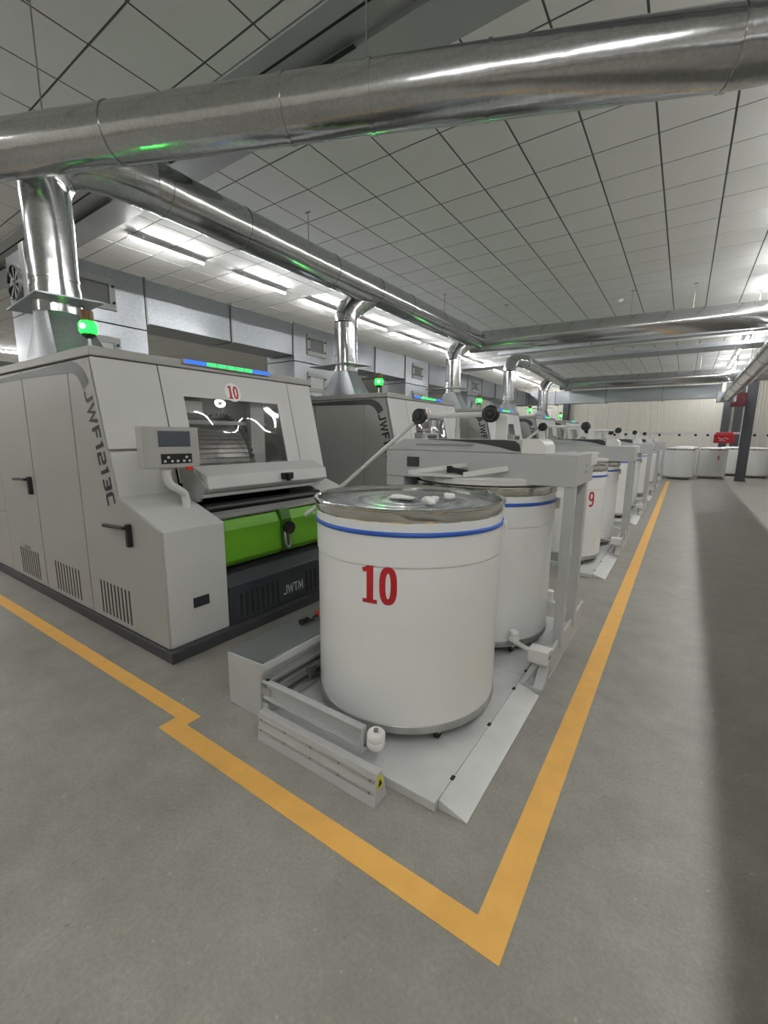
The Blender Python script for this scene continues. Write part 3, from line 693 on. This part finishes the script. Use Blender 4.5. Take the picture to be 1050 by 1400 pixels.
for i, (p, r, lb) in enumerate([((-1.30, 2.10, 1.2385), (.085, .04, .014), 'flat strip of white cotton fluff on can 10'),
                 ((-1.085, 2.02, 1.2385), (.04, .036, .024), 'torn white cotton scrap near the middle of can 10'),
                 ((-1.09, 2.27, 1.2385), (.032, .03, .02), 'small round ball of white cotton on can 10')]):
    tuft(p, r[0], r[1], r[2], 11+i, lb)
# plug lying on the dark platform
t = thing('cable_plug', 'small red and black cable plug lying on the dark platform', 'plug', (-2.0, 2.05, .336))
obj('plug_body', MB().lathe([(0, 0), (.022, 0), (.024, .05), (.016, .08), (0, .08)], (-2.0, 2.10, .367), 14, 'y'), 'cable_red', t, smooth=40)
obj('plug_grip', MB().lathe([(0, 0), (.02, 0), (.02, .06), (.012, .075), (0, .075)], (-2.0, 1.94, .363), 14, 'y'), 'black_plastic', t, smooth=40)
obj('cable', MB().tube(smoothpath([(-2.0, 2.01, .355), (-1.985, 2.04, .352), (-2.005, 2.07, .352), (-2.0, 2.105, .358)]), .009, 8), 'black_plastic', t, smooth=60)

# ================================================================== ROUND DUCTS
def ring(par, p, d, r, m='galvanized', w=.012):
    p, d = Vector(p), Vector(d).normalized(); obj('seam_band', MB().tube([p-d*w, p+d*w], r+.006, 40), m, par, smooth=40)
def straight(par, a, b, r, cuts, name='duct_section'):
    a, b = Vector(a), Vector(b); P = [0]+list(cuts)+[1]
    for u, v in zip(P, P[1:]):
        obj(name, MB().tube([a.lerp(b, u), a.lerp(b, v)], r, 48, cap=True), 'galvanized', par, smooth=40)
    for u in cuts: ring(par, a.lerp(b, u), b-a, r)
def elbow(par, pts, r, name='elbow'):
    R_ = r if isinstance(r, list) else [r]*len(pts)
    obj(name, MB().tube(pts, R_, 40), 'galvanized', par, smooth=28)
    P = [Vector(p) for p in pts]
    for i in range(1, len(P)-1): ring(par, P[i], P[i+1]-P[i-1], R_[i], w=.006)
def rod(par, x, y, z, back=.0):
    obj('hanger_rod', MB().tube([(x, y, z), (x, y+back, CEIL+.02)], .005, 6).box(x-.04, x+.04, y-.01, y+.01, CEIL-.012, CEIL), 'steel_dark', par)
def hopper(par, y):
    x = -4.55; zb, zt = 2.238, 2.60; n = 48; r = .18; vs = []
    for i in range(n):
        a = 2*pi*i/n; c, s_ = cos(a), sin(a); k = 1/max(abs(c), abs(s_)); vs.append((x-.03+c*k*.34, y+.05+s_*k*.21, zb))
    for i in range(n): a = 2*pi*i/n; vs.append((x+r*cos(a), y+r*sin(a), zt))
    obj('hopper', MB().add(vs, [(i, (i+1) % n, n+(i+1) % n, n+i) for i in range(n)]), 'galvanized_sheet', par, smooth=30)
    obj('flange_plate', MB().prism([(x-.62, y-.18), (x+.25, y-.24), (x+.34, y+.22), (x-.55, y+.28)], 2.695, 2.707, 'z'), 'galvanized_sheet', par)
    straight(par, (x, y, 2.6), (x, y, 2.81), .185, (.5,), 'collar')
def riser(par, y, ztop, r=.176):
    hopper(par, y); straight(par, (-4.55, y, 2.80), (-4.55, y, ztop), r, (.08, .88), 'riser')
TXD, TZD, TR = -4.30, 3.86, .21
def branch(par, y):
    riser(par, y, 3.32)
    P = [(-4.55, y, 3.32), (-4.55, y+.01, 3.42), (-4.52, y+.07, 3.54), (-4.46, y+.19, 3.66), (TXD+.0, y+.42, 3.84)]
    elbow(par, P, .176, 'branch_elbow')
def cross_hangers(par, pts):
    for x, y, z in pts: rod(par, x, y, z)
nA = thing('round_duct', 'galvanized round exhaust duct joining machine 10 and the two behind it', 'duct', (-4.0, 2.0, 3.9), 'round exhaust ducts under the ceiling')
d1 = lambda x: (x, 3.29+.436*x, 3.67)
straight(nA, d1(-7.4), d1(-.011), .177, [(x+7.4)/7.389 for x in (-5.6, -3.505, -2.33, -1.82, -1.177)], 'cross_duct')
ring(nA, d1(-.011), (1, .40, 0), .179)
straight(nA, d1(-.011), (3.0, 4.33, 3.70), .177, (.35, .7), 'cross_duct')
for x in (-4.05, -1.86): rod(nA, d1(x)[0], d1(x)[1], 3.84)
riser(nA, 1.67, 3.72)
elbow(nA, [(-4.55, 1.67, 3.52), (-4.545, 1.69, 3.64), (-4.52, 1.75, 3.75), (-4.47, 1.86, 3.83), (-4.39, 2.03, 3.86), (-4.32, 2.25, TZD), (TXD, 2.42, TZD)], [.172, .172, .176, .185, .198, .212, .214], 'trunk_elbow')
a, b = (TXD, 2.40, TZD), (TXD, 10.45, TZD); lt = 8.05
straight(nA, a, b, TR, [(y-2.40)/lt for y in (2.55, 3.43, 4.9, 5.95, 6.9, 8.1, 9.2)], 'trunk_duct')
for y in (4.70, 8.78): rod(nA, TXD-.205, y, 3.86)
branch(nA, 1.67+PITCH); branch(nA, 1.67+2*PITCH)
straight(nA, (TXD-.22, 10.28, 3.86), (3.5, 11.05, 3.86), .235, (.02, .12, .28, .45, .52, .66, .8), 'cross_duct')
for x, y in ((-3.65, 10.17), (-1.18, 10.64), (-.13, 10.8)): rod(nA, x, y, 3.95)
for x, y in ((-1.9, 10.78),): obj('strap', MB().tube([(x-.01, y-.002, 3.86), (x+.01, y+.002, 3.86)], .25, 40), 'galvanized', nA, smooth=40)
nB = thing('round_duct', 'galvanized round exhaust duct with swan-neck riser over the fourth machine', 'duct', (-4.4, 16, 3.9), 'round exhaust ducts under the ceiling')
y7 = 1.67+3*PITCH
riser(nB, y7, 3.55)
elbow(nB, [(-4.55, y7, 3.55), (-4.55, y7+.02, 3.68), (-4.54, y7+.10, 3.82), (-4.50, y7+.24, 3.91), (-4.45, y7+.42, 3.93), (TXD, y7+.7, 3.90)], [.176, .176, .176, .178, .184, .192], 'swan_neck')
straight(nB, (TXD, y7+.68, 3.90), (TXD, 19.6, 3.80), .19, (.2, .45, .62, .85), 'trunk_duct')
branch(nB, 1.67+4*PITCH)
straight(nB, (TXD-.2, 19.5, 3.80), (3.0, 19.75, 3.80), .24, (.05, .3, .55, .8), 'cross_duct')
for x in (-2.0, .2): rod(nB, x, 19.6, 4.0)

# duct over the aisle, dropping to the far end
nC = thing('round_duct', 'galvanized round duct running above the aisle to the dark column', 'duct', (1.06, 8, 3.1), 'round exhaust ducts under the ceiling')
straight(nC, (1.06, -6.5, 3.1), (1.10, 20.0, 3.1), .168, [i/14 for i in range(1, 14)], 'aisle_duct')
obj('end_box', MB().box(.80, 1.36, 19.95, 20.3, 2.92, 3.28), 'galvanized_sheet', nC, bevel=.004)
for y in (3.0, 7.5, 12.0, 15.4, 16.7, 17.25): rod(nC, 1.06-.1, y, 3.1)

# ================================================================== SQUARE DUCT with inspection boxes
sq = thing('square_duct', 'galvanized rectangular air duct with inspection boxes behind the machines', 'duct', (-6.35, 11, 3.3))
XF = -6.05
def sq_piece(y0, y1): obj('duct_section', MB().box(XF-.6, XF, y0, y1, 3.05, 3.60), 'galvanized_sheet', sq, bevel=.004)
def flange(y): obj('flange', MB().box(XF-.62, XF+.022, y-.012, y+.012, 3.03, 3.62), 'steel_dark', sq)
for k in range(5):
    y0, y1 = 2.0+PITCH*k, 3.21+PITCH*k
    bx = obj('inspection_box', MB().box(XF-.72, XF+.01, y0, y1, 2.96, 3.615), 'galvanized_sheet', sq, bevel=.004)
    bx2 = obj('inspection_box', MB().box(XF-.72, XF+.01, y0, y1, 2.36, 2.95), 'galvanized_sheet', sq, bevel=.004)
    for par, z0, z1, pm in ((bx, 3.11, 3.48, 'interior'), (bx2, 2.44, 2.79, 'white_paint')):
        ya, yb = y0+.33, y0+.84; f = MB(); x0, x1 = XF+.01, XF+.035; w_ = .07
        f.box(x0, x1, ya, yb, z0, z0+w_).box(x0, x1, ya, yb, z1-w_, z1).box(x0, x1, ya, ya+w_, z0+w_, z1-w_).box(x0, x1, yb-w_, yb, z0+w_, z1-w_)
        obj('window_frame', f, 'frame_grey', par); obj('window_pane', MB().box(x0+.001, x0+.006, ya+w_, yb-w_, z0+w_, z1-w_), pm, par)
        for yy in (ya+.03, yb-.03):
            for zz in (z0+.09, z1-.09): obj('knob', MB().disc((x1, yy, zz), .016, .018, 10, 'x'), 'black_plastic', par)
    flange(y1+.012); flange(y1+.012+1.32)
    nxt = 2.0+PITCH*(k+1) if k < 4 else 20.4
    sq_piece(y1+.024, y1+1.32); sq_piece(y1+1.344, nxt-.026); flange(nxt-.014)
# fan on the end of the first box
fan = obj('fan_housing', MB().lathe([(.17, 0), (.185, .0), (.185, .1), (.17, .1)], (-6.30, 1.90, 3.24), 32, 'y', True), 'galvanized', sq, smooth=40)
m = MB()
for i in range(8): 
    a = 2*pi*i/8; m.add([(-6.30+r*sin(a+o_), 1.915, 3.24+r*cos(a+o_)) for r, o_ in ((.04, -.25), (.165, -.13), (.165, .13), (.04, .25))], [(0, 1, 2, 3)])
obj('fan_blades', m, 'aluminium', fan); obj('fan_back', MB().disc((-6.30, 1.95, 3.24), .17, .01, 28, 'y'), 'dark_gap', fan)
obj('fan_hub', MB().disc((-6.30, 1.89, 3.24), .035, .03, 16, 'y'), 'aluminium', fan)
obj('end_plate', MB().box(-6.12, -5.98, 1.93, 1.995, 2.98, 3.60), 'aluminium', sq, bevel=.004)
# far cross run of the square duct
f2 = MB()
for i, (xa, xb) in enumerate(((-6.65, -4.9), (-4.88, -2.9), (-2.88, -.9), (-.88, .9))):
    obj('duct_section', MB().box(xa, xb, 20.4, 21.0, 3.05+.02*i, 3.60), 'galvanized_sheet', sq, bevel=.004); obj('flange', MB().box(xb-.004, xb+.024, 20.38, 21.02, 3.02+.02*i, 3.62), 'steel_dark', sq)

# second ceiling trough, cable trays and a pipe far down the hall
def trough(n, ya, yb):
    o = obj('trim_%d' % n, MB().box(X0, X1, ya, yb, CEIL-.16, CEIL-.002), 'beam_sheet'); tag(o, kind='structure')
trough(2, 17.4, 18.2)
for (y, z, hgt, lb) in ((14.9, 4.36, .07, 'galvanized cable tray across the hall near the third machine'), (16.3, 4.25, .07, 'galvanized cable tray across the hall near the fourth machine'), (22.4, 4.0, .1, 'galvanized cable tray across the hall beyond the square duct')):
    t = thing('cable_tray', lb, 'cable tray', (-1, y, z), 'cable trays across the hall')
    obj('tray', MB().box(-5.5, 4.5, y-.15, y+.15, z-.012, z).box(-5.5, 4.5, y-.15, y-.14, z, z+hgt).box(-5.5, 4.5, y+.14, y+.15, z, z+hgt), 'galvanized_sheet', t)
    for x in (-4.8, -2.4, 0, 2.4): obj('hanger_rod', MB().tube([(x, y-.13, z), (x, y-.13, CEIL)], .006, 6), 'white_paint', t)
pp = obj('water_pipe', MB().tube([(-6, 15.6, 4.40), (5, 15.6, 4.40)], .035, 12), 'white_paint', smooth=50, base=(0, 15.6, 4.4)); tag(pp, 'white pipe across the hall under the ceiling', 'pipe')
sd = thing('smoke_detector', 'small white round smoke detector on the ceiling tiles', 'detector', (-1.47, 11.18, CEIL))
obj('base', MB().disc((-1.47, 11.18, CEIL-.02), .06, .02, 20), 'white_plastic', sd, smooth=40); obj('dome', MB().lathe([(0, -.05), (.03, -.046), (.048, -.02), (0, -.02)], (-1.47, 11.18, CEIL), 20), 'white_plastic', sd, smooth=40)

# ================================================================== FAR END
def column(x, y, label, w_=.3):
    t = thing('steel_column', label, 'column', (x, y, 0), 'dark steel columns')
    obj('flange', MB().box(x-w_/2, x+w_/2, y-w_/2, y-w_/2+.016, 0, CEIL-.03), 'column_dark', t); obj('flange', MB().box(x-w_/2, x+w_/2, y+w_/2-.016, y+w_/2, 0, CEIL-.03), 'column_dark', t)
    obj('web', MB().box(x-.008, x+.008, y-w_/2+.016, y+w_/2-.016, 0, CEIL-.03), 'column_dark', t)
    obj('base_plate', MB().box(x-w_*.62, x+w_*.62, y-w_*.62, y+w_*.62, 0, .02), 'column_dark', t)
column(1.93, 21.75, 'dark steel column standing free in the aisle beside the far cans')
column(-5.85, 27.2, 'dark steel column against the far wall behind the machine row')
column(1.55, 27.2, 'dark steel column against the far wall behind the red sign')
column(1.92, 26.2, 'dark steel column just before the far wall, behind the aisle column')
# hanging red sign
sg = thing('exit_sign', 'dark red hanging sign with faint arrow beside the aisle column', 'sign', (1.53, 21.45, 3.08))
b_ = obj('board', MB().box(1.29, 1.77, 21.43, 21.46, 2.82, 3.34), 'sign_red', sg, bevel=.004)
m = MB(); strokes(m, [[(-.18, 0), (.0, 0)], [(-.12, .06), (-.18, 0), (-.12, -.06)], [(.02, .08), (.10, .12), (.16, .05), (.16, -.05), (.10, -.12), (.02, -.08)]], .02, lambda u, v: (1.53+u, 21.428, 3.08+v)); obj('arrow', m, 'sign_mark', b_)
for x in (1.36, 1.70): obj('hanger_rod', MB().tube([(x, 21.445, 3.34), (x, 21.445, CEIL)], .006, 6), 'steel_dark', sg)
# creel rail with the red cover
cr = thing('creel_rail', 'long white overhead rail on thin posts behind the far cans', 'rail', (1, 22.0, 0))
obj('rail', MB().box(-3.5, 5.6, 21.97, 22.03, 1.80, 1.86).box(-3.5, 5.6, 23.47, 23.53, 1.84, 1.90), 'white_paint', cr)
for x in (-3.4, -1.2, .55, 2.9, 5.0): obj('post', MB().box(x-.025, x+.025, 21.98, 22.02, 0, 1.80), 'white_paint', cr)
for x in (-3.4, .55, 5.0): obj('post', MB().box(x-.025, x+.025, 23.48, 23.52, 0, 1.84), 'white_paint', cr)
for x in (-2.6, -1.7, -.9, -.2, .35, .75, 2.2, 2.6, 3.4): obj('guide_pulley', MB().disc((x, 21.94, 1.76), .05, .03, 14, 'y'), 'black_plastic', cr, smooth=40)
rb = thing('red_box', 'bright red box hung under the white rail, left of the aisle column', 'box', (1.27, 21.9, 1.45))
bo = obj('body', MB().box(.95, 1.60, 21.80, 21.965, 1.45, 1.80), 'box_red', rb, bevel=.01); obj('strap', MB().box(1.0, 1.55, 21.88, 21.96, 1.80, 1.87), 'box_red', rb)
m = MB(); strokes(m, [[(-.12, .05), (-.05, -.02), (.12, .03), (.2, -.03)], [(-.1, -.06), (.1, -.07)]], .025, lambda u, v: (1.22+u, 21.797, 1.62+v)); obj('white_mark', m, 'print_light', bo)
# parked cans
fc = [((-.09, 21.45), 'cream sliver can standing in the aisle end beside the last coiler', None), ((1.0, 22.72), 'grey white sliver can marked with a small red 4', '4'), ((2.55, 24.3), 'white sliver can standing behind the aisle column', None),
      ((1.8, 25.1), 'white sliver can parked between the can marked 4 and the column', None), ((3.75, 24.2), 'white sliver can parked right of the one behind the column', None),
      ((-1.25, 22.9), 'white sliver can parked behind the last coiler', None), ((.1, 24.6), 'white sliver can parked in the second line behind can 4', None), ((4.9, 25.1), 'white sliver can parked by the right wall', None)]
for (x, y), lb, num in fc:
    c = dup(can, (x-CANC.x, y-CANC.y, -.045), lb, 'parked cans at the end of the aisle', skip=('number', 'blue_band'))
    c_ = Vector(c.location); c.location = Vector((CANC.x, CANC.y, .045)); obj('cotton_fill', MB().lathe([(.0, 1.33), (.2, 1.325), (.38, 1.30), (.47, 1.27), (.50, 1.24), (0, 1.239)], (CANC.x, CANC.y, 0), 32), 'cotton', c, smooth=60); c.location = c_
    if num: can_number(c, num, -72, .80, .2)
